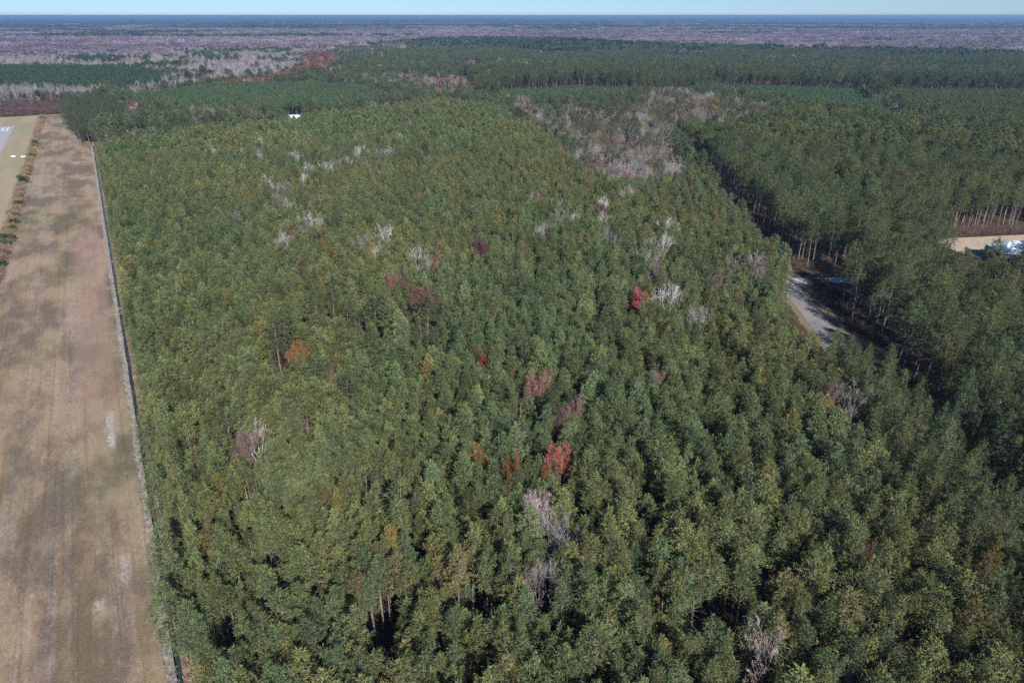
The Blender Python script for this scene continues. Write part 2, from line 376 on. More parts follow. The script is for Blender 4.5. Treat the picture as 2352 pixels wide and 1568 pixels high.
def gn_tree():
    t = bpy.data.node_groups.new('planting', 'GeometryNodeTree')
    t.interface.new_socket('Geometry', in_out='INPUT', socket_type='NodeSocketGeometry'); t.interface.new_socket('Geometry', in_out='OUTPUT', socket_type='NodeSocketGeometry')
    i = t.nodes.new('NodeGroupInput'); o = t.nodes.new('NodeGroupOutput')
    ci = t.nodes.new('GeometryNodeCollectionInfo'); ci.inputs[0].default_value = lib; ci.inputs['Separate Children'].default_value = True; ci.inputs['Reset Children'].default_value = True
    iop = t.nodes.new('GeometryNodeInstanceOnPoints'); iop.inputs['Pick Instance'].default_value = True
    def attr(n, ty):
        a = t.nodes.new('GeometryNodeInputNamedAttribute'); a.data_type = ty; a.inputs[0].default_value = n; return a.outputs[0]
    t.links.new(i.outputs[0], iop.inputs['Points']); t.links.new(ci.outputs[0], iop.inputs['Instance'])
    t.links.new(attr('pick', 'INT'), iop.inputs['Instance Index'])
    e = t.nodes.new('FunctionNodeEulerToRotation'); t.links.new(attr('rot', 'FLOAT_VECTOR'), e.inputs[0]); t.links.new(e.outputs[0], iop.inputs['Rotation'])
    t.links.new(attr('scl', 'FLOAT_VECTOR'), iop.inputs['Scale']); t.links.new(iop.outputs[0], o.inputs[0]); return t
GN = gn_tree()
def planting(name, label, cat, x, y, pick, scl, tint, tilt=.03, z=0.0, group=None):
    n = len(x)
    if n == 0: return
    me = bpy.data.meshes.new(name); me.vertices.add(n)
    co = np.stack([x, y, np.broadcast_to(z, (n,))], 1).astype(np.float32); me.vertices.foreach_set('co', co.ravel())
    rot = np.stack([rng.normal(size=n)*tilt, rng.normal(size=n)*tilt, rng.random(n)*2*math.pi], 1).astype(np.float32)
    me.attributes.new('pick', 'INT', 'POINT').data.foreach_set('value', np.asarray(pick).astype(np.int32))
    me.attributes.new('rot', 'FLOAT_VECTOR', 'POINT').data.foreach_set('vector', rot.ravel())
    me.attributes.new('scl', 'FLOAT_VECTOR', 'POINT').data.foreach_set('vector', np.ascontiguousarray(scl, dtype=np.float32).ravel())
    me.attributes.new('tint', 'FLOAT_VECTOR', 'POINT').data.foreach_set('vector', np.ascontiguousarray(tint, dtype=np.float32).ravel())
    ob = bpy.data.objects.new(name, me); col.objects.link(ob)
    md = ob.modifiers.new('planting', 'NODES'); md.node_group = GN
    tag(ob, label, cat, group, 'stuff'); return ob
def picks(name, n): return np.array([IDX[(name, i)] for i in range(len(PROTO[name]))])[rng.integers(0, len(PROTO[name]), n)]
def sc3(s, zs=None):
    s = np.asarray(s); return np.stack([s, s, s if zs is None else zs], 1)

_pm = {}
def part_mesh(name, i, mi):
    if (name, i, mi) not in _pm:
        g, m0, m1 = PROTO[name][i]; _pm[(name, i, mi)] = g.mesh(('trunk', 'crown')[mi], [(m0, m1)[mi]], mi)
    return _pm[(name, i, mi)]
def tree(name, proto, i, x, y, s, tint, label, cat, group=None, rz=None, wood=None, zs=None, only_wood=False):
    """one tree that stands on its own in the scene: an Empty with trunk and crown"""
    e = bpy.data.objects.new(name, None); col.objects.link(e); e.location = (x, y, 0); e.empty_display_size = .3
    e.rotation_euler = (random.gauss(0, .03), random.gauss(0, .03), random.random()*6.28 if rz is None else rz); e.scale = (s, s, zs or s)
    tag(e, label, cat, group)
    names = {'bush': ('stem', 'foliage')}.get(proto, ('trunk', 'crown'))
    for mi, nm in enumerate(names):
        if only_wood and mi: continue
        c = bpy.data.objects.new(nm, part_mesh(proto, i, mi)); col.objects.link(c); c.parent = e
        c['tint'] = [float(v) for v in ((wood or tint) if mi == 0 else tint)]
    return e

# ------------------------------------------------------------------ ground, field, ditch, roads
def sheet(name, V, F, m, label=None, kind='structure', parent=None):
    me = bpy.data.meshes.new(name); me.from_pydata(V, [], F); me.materials.append(m); me.update()
    ob = bpy.data.objects.new(name, me); col.objects.link(ob)
    if parent: ob.parent = parent
    elif kind: ob['kind'] = kind
    if label: ob['label'] = label
    return ob
def grid_sheet(name, xs, ys, zf, m, **k):
    V = [(x, y, zf(x, y)) for y in ys for x in xs]; n = len(xs)
    F = [(j*n+i, j*n+i+1, (j+1)*n+i+1, (j+1)*n+i) for j in range(len(ys)-1) for i in range(n-1)]
    return sheet(name, V, F, m, **k)
DX0, DX1 = -6.68, -5.9                                            # ditch lips
FIELD_END = 765.0
def ground_z(x, y):
    if -60 < y < 560 and -6.6 < x < -6.0: return -.9
    return 0.0
gx = [-40000, -12000, -4000, -1500, -500, -150, -60, DX0, -6.52, -6.06, DX1, 20, 60, 150, 300, 500, 900, 1500, 3000, 8000, 20000, 40000]
gy = [-3000, -500, -200, -60.01, -59.9, 0, 60, 120, 200, 300, 400, 480, 559.9, 560.01, 700, 900, 1300, 2000, 3500, 7000, 15000, 40000]
grid_sheet('ground', gx, gy, ground_z, M['ground'], label='brown leaf and needle litter under the woods')
def wav(a, k, s): return a*(.5*math.sin(k*s*.6)+.5*math.sin(k*2.7*s+1)+.5*math.sin(k*6.1*s+2)+.35*math.sin(k*11.3*s))
ys = np.concatenate([np.linspace(-60, 260, 460), np.linspace(261, FIELD_END, 260)])
def strip(name, x0, x1, y_list, m, z, a0=.0, a1=.0, label=None):
    V = []; F = []
    for i, y in enumerate(y_list):
        X0, X1 = (x0(y) if callable(x0) else x0)+wav(a0, .35, y), (x1(y) if callable(x1) else x1)+wav(a1, .41, y)
        V += [(X0, y, z), (X1, y, z)]
        if i: F.append((2*i-2, 2*i-1, 2*i+1, 2*i))
    return sheet(name, V, F, m, label)
def f_right(y): return -7.3 if y < 556 else (-3.6 if y < 572 else (-3.6-(y-572)*.5 if y < 596 else -15.6))
strip('mown_field', -39.6, f_right, ys, M['field'], .04, .12, .15, 'straw and tan mown field striped by mowing')
strip('airfield_grass', -260, -43.2, ys, M['turf'], .04, 0, .2, 'pale green and tan turf beyond the hedge')
strip('hedge_bank', -43.3, -39.5, ys, M['bank'], .02, 0, 0, 'brown weedy bank under the hedge')
yd = [y for y in ys if y < 556]
strip('bleached_grass_strip', -7.65, -6.69, yd, M['pale'], .07, .22, .03, 'pale bleached grass along the ditch')
strip('ditch_bank', -5.88, -3.2, yd, M['bank'], .05, .04, .25, 'bare brown bank between ditch and pines')
strip('ditch_water', -6.6, -5.98, yd, M['water'], -.5, 0, 0, 'dark narrow water in the ditch')
# runway: right edge runs along x = -58.6, its end at y = 696
RX, RY = -58.6, 697.0
sheet('runway', [(RX-24, -60, .08), (RX, -60, .08), (RX, RY, .08), (RX-24, RY, .08)], [(0, 1, 2, 3)], M['runway'], 'pale grey asphalt runway with white markings')
mk = []
def quad(x0, y0, x1, y1, z): return [(x0, y0, z), (x1, y0, z), (x1, y1, z), (x0, y1, z)]
bars = [quad(RX-4.4-i*3.0, 668, RX-3.0-i*3.0, 689, .095) for i in range(6)]+[quad(RX-11.4, 560-k*50, RX-11.0, 585-k*50, .095) for k in range(8)]+[quad(RX-9.0, 600, RX-8.4, 655, .095)]
V = [v for b in bars for v in b]; sheet('runway_markings', V, [(4*i, 4*i+1, 4*i+2, 4*i+3) for i in range(len(bars))], M['paint'], 'white painted bars and lines on the runway')

def road_x(y): return 187.0+.674*(y-143.0)                       # centre line of the lane through the woods
RDIR = np.array([.674, 1.0])/math.hypot(.674, 1); RN = np.array([RDIR[1], -RDIR[0]])
def road_pt(s, off): p = np.array([187.0, 143.0])+RDIR*s+RN*off; return p
def road_so(x, y): dx = x-187.0; dy = y-143.0; return dx*RDIR[0]+dy*RDIR[1], dx*RN[0]+dy*RN[1]
def ribbon(name, s0, s1, a, b, z, m, n, wob=.0, label=None):
    V = []; F = []
    for i in range(n+1):
        s = s0+(s1-s0)*i/n; p = road_pt(s, a+wav(wob, .3, s)); q = road_pt(s, b+wav(wob, .37, s+9)); V += [(p[0], p[1], z), (q[0], q[1], z)]
        if i: F.append((2*i-2, 2*i-1, 2*i+1, 2*i))
    return sheet(name, V, F, m, label)
ribbon('road_corridor', -260, 420, -12, 24, .02, M['litter'], 300, .8, 'leaf litter on the cleared strip beside the road')
ribbon('road_verge', -260, 420, -5.0, 6.4, .04, M['verge'], 400, .5, 'dry grass verge of the woodland road')
ribbon('road', -260, 420, -3.0, 3.0, .07, M['asphalt'], 400, .16, 'pale grey paved road through the pines')
dA, dB = np.array([189.6, 141.2]), np.array([215, 129.0]); dn = np.array([.49, .87])*2.6
sheet('driveway', [(*(dA-dn), .085), (*(dB-dn), .085), (*(dB+dn), .085), (*(dA+dn), .085)], [(0, 1, 2, 3)], M['concrete'], 'pale driveway branching off the road')
CLEAR = np.array([(272, 149), (286, 143), (315, 131.5), (350, 118), (350, 88), (300, 96), (268, 126)])
sheet('sandy_clearing', [(x, y, .03) for x, y in CLEAR], [tuple(range(len(CLEAR)))], M['sand'], 'bare sandy yard cut into the pines')
sheet('concrete_pad', [(286, 128, .06), (293, 133, .06), (297, 127, .06), (290, 122, .06)], [(0, 1, 2, 3)], M['concrete'], 'pale concrete pad beside the building')

# ------------------------------------------------------------------ buildings
def box(x0, x1, y0, y1, z0, z1):
    return [(x0, y0, z0), (x1, y0, z0), (x1, y1, z0), (x0, y1, z0), (x0, y0, z1), (x1, y0, z1), (x1, y1, z1), (x0, y1, z1)]
BF = [(0, 3, 2, 1), (4, 5, 6, 7), (0, 1, 5, 4), (1, 2, 6, 5), (2, 3, 7, 6), (3, 0, 4, 7)]
def part(name, m, parent, *boxes):
    V = []; F = []
    for b in boxes: F += [tuple(i+len(V) for i in f) for f in BF]; V += box(*b)
    return sheet(name, V, F, m, parent=parent)
def building(name, x, y, rz, L, Wd, hw, hr, wall, roof, label, cat, hip=0.0):
    e = bpy.data.objects.new(name, None); col.objects.link(e); e.location = (x, y, .03); e.rotation_euler = (0, 0, rz); tag(e, label, cat)
    a, b = L/2, Wd/2
    V = box(-a, a, -b, b, 0, hw)+[(-a+hip, 0, hw+hr*.97), (a-hip, 0, hw+hr*.97)]
    F = [(0, 3, 2, 1), (0, 1, 5, 4), (1, 2, 6, 5), (2, 3, 7, 6), (3, 0, 4, 7), (4, 8, 7), (5, 6, 9), (4, 5, 9, 8), (7, 8, 9, 6)]
    sheet('wall', V, F, wall, parent=e)
    o = .5; k = hr/b; zl = hw-o*k+.08; zr = hw+hr+.08
    rv = [(-a-o, -b-o, zl), (a+o, -b-o, zl), (a+o, b+o, zl), (-a-o, b+o, zl), (-a-o+hip, 0, zr), (a+o-hip, 0, zr)]
    n = len(rv); rv = rv+[(p[0], p[1], p[2]+.12) for p in rv]
    rf = [(6, 7, 11, 10), (8, 9, 10, 11), (0, 4, 5, 1), (2, 5, 4, 3), (0, 1, 7, 6), (2, 3, 9, 8)]
    rf += [(9, 6, 10), (3, 4, 0), (7, 8, 11), (1, 5, 2), (1, 2, 8, 7), (3, 0, 6, 9)] if hip else [(0, 6, 10, 4), (4, 10, 9, 3), (1, 5, 11, 7), (5, 2, 8, 11)]
    r = sheet('roof', rv, rf, roof, parent=e)
    part('ridge_cap', roof, r, (-a-o+hip, a+o-hip, -.16, .16, zr+.10, zr+.17))
    for i in range(int(L/1.2)):                                  # standing seams
        xx = -a+.6+i*1.2
        if hip and abs(xx) > a-hip: continue
        for sgn in (-1, 1):
            sv = [(xx-.03, sgn*(b+o), zl+.12), (xx+.03, sgn*(b+o), zl+.12), (xx+.03, sgn*.17, zr+.11), (xx-.03, sgn*.17, zr+.11)]
            sv += [(p[0], p[1], p[2]+.05) for p in sv]; sheet('seam', sv, BF, roof, parent=r)
    for i in range(4):
        xx = -a+L*(i+.6)/4.2
        for sgn in (-1, 1):
            if i == 1 and sgn < 0:
                d = part('door', M['wood'], e, (xx-.5, xx+.5, -b-.05, -b-.004, 0, 2.1)); part('handle', M['metal_roof'], d, (xx+.32, xx+.4, -b-.09, -b-.052, 1, 1.1)); continue
            f = part('window', M['siding'], e, (xx-.7, xx+.7, sgn*b+(-.06 if sgn < 0 else .004), sgn*b+(-.004 if sgn < 0 else .06), .9, 2.1))
            part('pane', M['glass'], f, (xx-.6, xx+.6, sgn*b+(-.075 if sgn < 0 else .062), sgn*b+(-.062 if sgn < 0 else .075), 1.0, 2.0))
    return e
hx, hy = W(684, 279, 2)
hs = building('white_house', hx, hy+4, R(-24), 14, 8, 4.2, 2.2, M['siding'], M['metal_roof'], 'white house with pale roof showing between the pines', 'house')
pr = part('porch', M['wood'], hs, (-5, 5, -6.4, -4.02, 0, .35)); part('porch_roof', M['siding'], hs, (-5.2, 5.2, -6.6, -4.03, 2.9, 3.05))
for i in range(5): part('porch_post', M['siding'], hs, (-5+i*2.45, -4.85+i*2.45, -6.4, -6.25, .35, 2.9))
sx_, sy_ = W(655, 286, 1)
building('storage_shed', sx_, sy_, R(-20), 5, 3.2, 2.4, 1.1, M['wood'], M['siding'], 'small brown shed with pale roof beside the white house', 'shed')
bx, by = W(2352, 574, 4)
building('metal_roofed_building', bx, by, R(-38), 20, 12, 4.2, 2.8, M['grey_wall'], M['metal_roof'], 'building with bright pale blue metal roof in the sandy yard', 'building', 5.0)
for i, (px, py) in enumerate([(41, 473), (71, 474)]):
    x, y = S(px, py); e = bpy.data.objects.new('marker_board', None); col.objects.link(e); e.location = (x, y, .04); e.rotation_euler = (0, 0, R(-20))
    tag(e, 'small white marker board standing in the turf between runway and hedge', 'marker', 'white marker boards on the airfield')
    part('panel', M['paint'], e, (-1.3, 1.3, -.05, .05, .35, 1.15))
    for sx in (-.9, .9): part('leg', M['wood'], e, (sx-.05, sx+.05, -.045, .045, 0, .35))

# ------------------------------------------------------------------ woodland zones
GREEN = dict(A=(.128, .162, .072), B=(.100, .132, .057), D1=(.086, .148, .076), D2=(.104, .138, .056), L=(.086, .138, .072), L2=(.060, .102, .058), E=(.082, .110, .056), F=(.096, .128, .068), K=(.070, .105, .054), X=(.045, .075, .050))
Z = []
def zone(k, pts, z=12): Z.append((k, poly(pts, z)))
Z.append(('open', CLEAR))
Z.append(('open', np.array([(-300, -100), (-3.4, -100), (-3.4, 470), (-3.6, 560), (-14, 575), (-22.5, 640), (-22.5, 765), (-300, 765)])))
Z.append(('open', np.array([W(*q, 0) for q in [(648, 292), (705, 290), (712, 270), (655, 268)]])))
def glade(pts, zs):
    for z_ in zs: Z.append(('open', np.array([W(a, b, z_) for a, b in pts])))
glade([(2150, 520), (2260, 512), (2420, 500), (2420, 590), (2330, 586), (2255, 572), (2200, 552)], (3, 7, 11, 15, 18))
glade([(1812, 596), (1936, 606), (1930, 690), (1905, 760), (1850, 745), (1800, 650)], (2, 6, 10, 14, 17))
glade([(658, 287), (700, 284), (702, 271), (660, 273)], (3, 6, 8.5))
Z.append(('K', np.array([(-14, 572), (-4, 575), (24, 600), (20, 690), (-2, 760), (-23, 765), (-23, 640)])))
zone('JS', [(-200, 236), (160, 233), (158, 262), (-200, 265)], 2)
zone('JB', [(-200, 202), (170, 208), (300, 212), (160, 236), (-200, 240)], 8)
zone('C', [(1285, 285), (1400, 268), (1480, 212), (1560, 203), (1640, 226), (1770, 240), (1775, 275), (1650, 290), (1560, 300), (1540, 330), (1588, 392), (1440, 412), (1330, 385)])
zone('C2', [(955, 180), (1075, 176), (1095, 212), (1000, 225)])
zone('C2', [(1130, 222), (1218, 220), (1222, 262), (1150, 255)])
zone('C2', [(430, 248), (615, 248), (622, 276), (440, 282)])
zone('C2', [(245, 240), (320, 228), (330, 262), (255, 280)])
zone('C2', [(1870, 325), (2140, 330), (2130, 348), (1900, 350)])
for pk_ in ([(1050, 142), (1200, 137), (1235, 150), (1080, 158)], [(1515, 116), (1610, 112), (1625, 126), (1540, 131)], [(2150, 146), (2290, 150), (2310, 166), (2180, 161)], [(1330, 150), (1400, 147), (1410, 156), (1345, 159)], [(1690, 132), (1790, 134), (1780, 143), (1700, 142)], [(900, 168), (960, 163), (970, 175), (915, 180)], [(1240, 118), (1350, 114), (1360, 122), (1250, 126)]): zone('C2', pk_)
zone('lane', [(1988, 205), (2004, 205), (2100, 255), (2170, 288), (2150, 296), (2060, 258)], 4)
zone('D1', [(1560, 191), (1990, 205), (2010, 228), (2130, 290), (1980, 272), (1790, 240), (1640, 215)], 8)
zone('D2', [(2004, 205), (2700, 212), (2700, 330), (2352, 312), (2250, 300), (2170, 288), (2090, 250)], 8)
zone('D1', [(1090, 207), (1330, 196), (1500, 200), (1440, 220), (1280, 238), (1150, 226)], 9)
zone('L', [(300, 214), (520, 190), (800, 190), (905, 215), (850, 242), (640, 256), (420, 248), (330, 240)])
zone('L2', [(-300, 150), (300, 154), (390, 166), (370, 190), (180, 215), (-300, 208)])
zone('H', [(460, 196), (620, 174), (690, 152), (700, 120), (755, 112), (788, 138), (740, 162), (640, 182), (500, 204)])
zone('S', [(-500, 92), (700, 96), (790, 104), (760, 116), (690, 152), (620, 172), (470, 190), (300, 214), (240, 212), (390, 168), (300, 153), (-500, 150)])
zone('E', [(1060, 160), (1400, 156), (1700, 162), (2000, 172), (2800, 190), (2800, 212), (2000, 204), (1600, 190), (1100, 207)], 18)
zone('P', [(-900, 64), (3400, 68), (3400, 121), (2352, 119), (1950, 112), (1500, 101), (1260, 88), (1000, 88), (890, 99), (790, 104), (-900, 92)])
Ap = [W(215, 331, 12), W(640, 277, 12), W(1000, 231, 12), W(1130, 240, 12), W(1290, 325, 12), W(1330, 388, 12), W(1440, 412, 12), W(1590, 398, 12)]
Z.append(('A', np.array([(-3.5, -120), (-3.5, 470), (-2, 520)]+[(float(a), float(b)) for a, b in Ap]+[tuple(road_pt(130, -7)), tuple(road_pt(-260, -7))])))
def classify(x, y):
    out = np.full(len(x), '', dtype='<U5')
    s, o = road_so(x, y)
    out[(s > -280) & (s < 240) & (o > np.where(s < -84, -3.4, -4.5)) & (o < np.where(s > 14, 8.0, np.where(s < -84, 3.6, 4.5)))] = 'open'
    out[(s > -84) & (s < -1) & (o > np.where(s < -30, -9.5, np.where(s < -12, -3.8, -6.5))) & (o < np.where(s < -14, 9, 13))] = 'open'
    out[(s > -12) & (s < 12) & (o > 0) & (o < 24)] = 'open'
    out[(out == '') & (s > -280) & (s < -80) & (o <= 8) & (o > -17)] = 'R'
    for k, P in Z:
        m = out == ''
        if not m.any(): break
        i = np.nonzero(m)[0]; hit = inside(P, x[i], y[i]); out[i[hit]] = k
    m = out == ''; r = np.hypot(x, y)
    out[m & (r > 4300)] = 'X'; m = out == ''
    out[m & (o > 0) & (r < 640)] = 'B'; m = out == ''
    out[m] = 'F'; return out
def wedge(x, y):
    r = np.hypot(x, y); fw = x*sA+y*cA; rt = x*cA-y*sA; an = np.abs(np.arctan2(rt, fw))
    return (an < np.where(r < 260, R(66), R(45))) | ((r < 90) & (fw > -35))
def grid(dx, dy, rmax, jit=.32, rmin=0):
    x = np.arange(-rmax*.35-40, rmax, dx); y = np.arange(-rmax*.45 if rmax > 300 else -90, rmax, dy)
    X, Y = np.meshgrid(x, y); X = X+((np.arange(len(y)) % 2)*dx*.5)[:, None]*0
    X = X.ravel(); Y = Y.ravel(); k = wedge(X, Y) & (np.hypot(X, Y) < rmax) & (np.hypot(X, Y) >= rmin); X = X[k]; Y = Y[k]
    return X+rng.normal(size=len(X))*dx*jit, Y+rng.normal(size=len(X))*dy*jit
def tints(base, x, y, amt=.19, olive=.36):
    n = len(x); b = np.array(base)[None]; v = np.exp(rng.normal(size=n)*amt)[:, None]
    k = (noise(x, y, 55, 1)*.6+noise(x, y, 14, 2)*.4+rng.normal(size=n)*.18)[:, None]
    c = b*v*(1+olive*np.clip(k-.5, -.5, .6)*np.array([[1.25, .35, -.2]]))
    q = rng.random(n) < .022+.05*(noise(x, y, 30, 9) > .7); c[q] = c[q]*np.array([1.45, 1.02, .85]); return c

# ---- single trees picked out in the photograph: (full-size photo px, kind, scale)
special = []
def crop(x0, y0, k, pts): return [(x0+a/k, y0+b/k, *r) for a, b, *r in pts]
WH, GR, PU = (.52, .51, .53), (.34, .32, .33), (.28, .235, .265)
sp = []
sp += crop(700, 700, 2.851, [(1285, 70, 'w', 1.05), (1225, 180, 'w', .8), (1090, 130, 'p', .9), (1575, 240, 'w', 1.1), (1645, 320, 'g', .7), (590, 30, 'g', .8), (445, 80, 'w', .6), (1155, 60, 'g', .6),
    (2105, 125, 'pl', .8), (1765, 270, 'dr', .95), (1340, 460, 'dr', .7), (1560, 520, 'ru', 1.2), (1650, 585, 'ru', 1.0), (1430, 380, 'pk', .7), (540, 990, 'or', .6), (620, 1015, 'or', .55), (2125, 1060, 'rd', .35), (850, 1205, 'tn', .5), (580, 330, 'br', .8)])
sp += crop(1500, 560, 2.851, [(880, 180, 'w', .95), (860, 320, 'g', 1.1), (890, 440, 'p', .8), (980, 510, 'p', .8), (1385, 360, 'w', .95), (1400, 520, 'w', 1.0), (1280, 500, 'w', .7), (1485, 360, 'p', .75), (1270, 645, 'g', 1.0),
    (545, 190, 'g', .7), (505, 290, 'p', .9), (632, 280, 'w', .6), (320, 410, 'w', .6), (378, 400, 'p', .8), (270, 120, 'g', .9), (1095, 75, 'g', .8), (1450, 985, 'w', 1.3), (1745, 1205, 'g', 1.25), (1965, 705, 'p', .9), (2210, 670, 'p', .95),
    (2165, 785, 'p', .8), (1870, 850, 'pk', .9), (1160, 1025, 'RD', 1.25), (1630, 270, 'or', .8), (1845, 280, 'pk', .6), (215, 590, 'dr', .8), (690, 455, 'or', .4), (1340, 760, 'pk', .7), (1470, 755, 'dr', .65), (1620, 30, 'dr', .7), (820, 150, 'or', .6), (310, 110, 'dr', .7), (870, 235, 'pl', .8), (2040, 940, 'br', .7)])
sp += crop(280, 500, 3.136, [(1610, 180, 'w', .9), (1700, 250, 'w', 1.2), (1790, 255, 'p', 1.1), (1725, 330, 'p', .8), (1965, 145, 'w', .8), (2190, 30, 'w', .8), (2010, 35, 'w', .8), (2110, 560, 'w', .95), (2030, 545, 'w', .9), (1985, 505, 'p', .7), (1800, 615, 'g', .6), (1950, 665, 'pk', .8), (1830, 400, 'g', .9), (1810, 715, 'w', .6), (1345, 490, 'p', .8), (1430, 265, 'or', .6), (1510, 535, 'or', .5), (2075, 320, 'pk', .6)])
sp += crop(1024, 0, 2.297, [(175, 1060, 'w', 1.0), (115, 1080, 'w', .8), (45, 1145, 'w', 1.2), (335, 1060, 'g', .9), (245, 1070, 'p', .8), (420, 965, 'w', .8), (180, 1150, 'p', .7), (415, 745, 'RD2', 1.1), (70, 750, 'dr', .9), (285, 745, 'dr', .9), (205, 745, 'p', 1.0), (210, 905, 'dr', .8), (165, 935, 'dr', .6), (720, 1100, 'or', .9), (505, 1335, 'or', .6), (790, 1070, 'dr', .7), (860, 1165, 'dr', .6), (500, 815, 'pk', .7), (425, 860, 'pl', .6), (1525, 1060, 'dr', .7), (1745, 1150, 'dr', .9), (1990, 1215, 'dr', .9), (1705, 1290, 'dr', .6), (1585, 1300, 'pk', .7), (1970, 1345, 'g', .8), (275, 1190, 'pk', .7)])
sp += crop(0, 0, 2.297, [(1655, 1085, 'w', 1.1), (1790, 1095, 'w', .9), (2030, 1110, 'w', 1.1), (1465, 1055, 'w', .8), (1795, 1000, 'w', .9), (2240, 1060, 'g', .8), (1470, 1000, 'br', .7), (1685, 880, 'dr', .6)])
sp += crop(1500, 1300, 2.096, [(385, 205, 'sa', .72), (215, 460, 'pw', .45), (275, 470, 'pw', .45), (300, 540, 'pw', .3), (420, 600, 'g', .35), (235, 890, 'p', .35), (330, 900, 'g', .3), (1640, 1345, 'pw', .4), (70, 180, 'or', .45), (300, 260, 'or', .4), (400, 690, 'g', .5)])
sp += [(1600, 1165, 'sa2', .74), (1730, 1215, 'pk', .55), (1686, 1285, 'pl', .75), (1972, 1130, 'pk', .8), (2482, 1190, 'pk', .9), (2548, 1215, 'g', .8), (738, 1340, 'pk', .7), (770, 1320, 'pw', .6), (1440, 1360, 'or', .5), (2620, 1660, 'br', .5)]
KIND = {  # foliage kind: (proto, crown tint, wood tint, name, label, category)
 'w': ('bare_near', WH, WH, 'bare_tree', 'leafless white-barked tree standing above the green pines', 'bare tree'),
 'g': ('bare_near', GR, GR, 'bare_tree', 'leafless grey tree with fine twigs among the pines', 'bare tree'),
 'p': ('bare_near', PU, PU, 'bare_tree', 'leafless purplish grey tree among the pines', 'bare tree'),
 'pw': ('bare_near', (.52, .42, .45), (.6, .56, .58), 'bare_tree', 'leafless pinkish white tree rising between plantation pines', 'bare tree'),
 'pl': ('leafy_near', (.13, .05, .075), (.2, .16, .17), 'maple_tree', 'thin plum-coloured tree between green pines', 'tree'),
 'dr': ('leafy_near', (.24, .095, .075), (.3, .26, .26), 'maple_tree', 'small dusty red tree among the green pines', 'tree'),
 'ru': ('leafy_near', (.16, .085, .065), (.26, .22, .2), 'maple_tree', 'tall russet brown tree beside dark open-crowned pines', 'tree'),
 'pk': ('leafy_near', (.24, .145, .135), (.32, .28, .29), 'maple_tree', 'half-bare pinkish tree among the green pines', 'tree'),
 'or': ('leafy_near', (.34, .165, .05), (.2, .16, .12), 'oak_tree', 'small orange autumn tree among the green pines', 'tree'),
 'rd': ('leafy_near', (.22, .05, .04), (.2, .12, .1), 'maple_tree', 'tiny bright red treetop low between pines', 'tree'),
 'RD': ('leafy_near', (.36, .055, .075), (.4, .3, .3), 'maple_tree', 'large crimson red tree next to the big white bare tree', 'tree'),
 'RD2': ('leafy_near', (.36, .085, .06), (.3, .2, .2), 'maple_tree', 'red-orange tree at the far edge of the plantation', 'tree'),
 'tn': ('leafy_near', (.34, .21, .13), (.3, .25, .2), 'oak_tree', 'small tan dead treetop beside a dark gap', 'tree'),
 'br': ('leafy_near', (.15, .09, .055), (.2, .16, .14), 'oak_tree', 'small brown leafed tree among the pines', 'tree'),
 'sa': ('leafy_near', (.38, .125, .09), (.3, .2, .18), 'maple_tree', 'rounded salmon red tree between dark green pines', 'tree'),
 'sa2': ('leafy_near', (.33, .155, .125), (.42, .36, .35), 'maple_tree', 'tall narrow dusty pink tree in a dark gap between pines', 'tree')}
SX, SY = [], []
REFS = [(S(*q, 12), t_) for q, t_ in [((1907, 920), 'the crimson red tree'), ((1684, 1397), 'the rounded salmon red tree'), ((1600, 1165), 'the tall dusty pink tree'), ((1250, 885), 'the russet brown pair'), ((1150, 725), 'the white bare pair'), ((2008, 905), 'the biggest white bare tree'), ((1990, 720), 'the stacked white trees'), ((1810, 680), 'the grey tree cluster'), ((820, 580), 'the pale tree cluster'), ((2282, 1930), 'the pinkish white tree'), ((1614, 1515), 'the twin bare tree'), ((1000, 960), 'the tall open-crowned pines')]]
REFS += [((-2, yy), 'the ditch') for yy in range(60, 560, 25)]+[(tuple(road_pt(q, -8)), 'the paved road') for q in range(-200, 200, 20)]+[(W(684, 279), 'the white house')]
def where(x, y, own=''):
    c = sorted((math.hypot(x-a[0], y-a[1]), t_) for a, t_ in REFS); c = [q for q in c if q[0] > 1.5 and q[1] != own]
    return ' beside '+c[0][1] if c[0][0] < 9 else ' near '+c[0][1] if c[0][0] < 32 else ' in the far plantation' if math.hypot(x, y) > 330 else ' in mid plantation'
for px, py, k, s in sp:
    pr_, tn, wd, nm, lb, ct = KIND[k]; zc = 12.3
    x, y = S(px, py, zc); far = math.hypot(x, y) > 420
    i = random.randrange(len(PROTO[pr_])); j = random.uniform(.85, 1.15)
    sz = 'large ' if s > 1.04 else 'small ' if s < .75 else ''
    if k in ('w', 'g', 'p', 'pw', 'dr', 'pk', 'or', 'pl', 'br', 'ru'): lb = sz+lb.replace(' standing above the green pines', '').replace(' among the green pines', '').replace(' among the pines', '').replace(' between green pines', '').replace(' rising between plantation pines', '').replace(' beside dark open-crowned pines', '').replace('small small', 'small').replace('large small', '')+where(x, y)
    tree(nm, pr_, i, x, y, (.55+.45*s if 'bare' in pr_ or s > .9 else max(.42, s*.95)), [c*j for c in tn], lb, ct, 'bare trees in the pine plantation' if 'bare' in nm else 'coloured trees in the pine plantation', wood=[c*j for c in wd], zs=1.27 if k in ('ru', 'sa', 'sa2', 'RD') else 1.08 if k in ('or', 'tn', 'rd', 'br') else 1.21+.2*(s-.9))
    SX.append(x); SY.append(y)
SX = np.array(SX); SY = np.array(SY)
TG = []
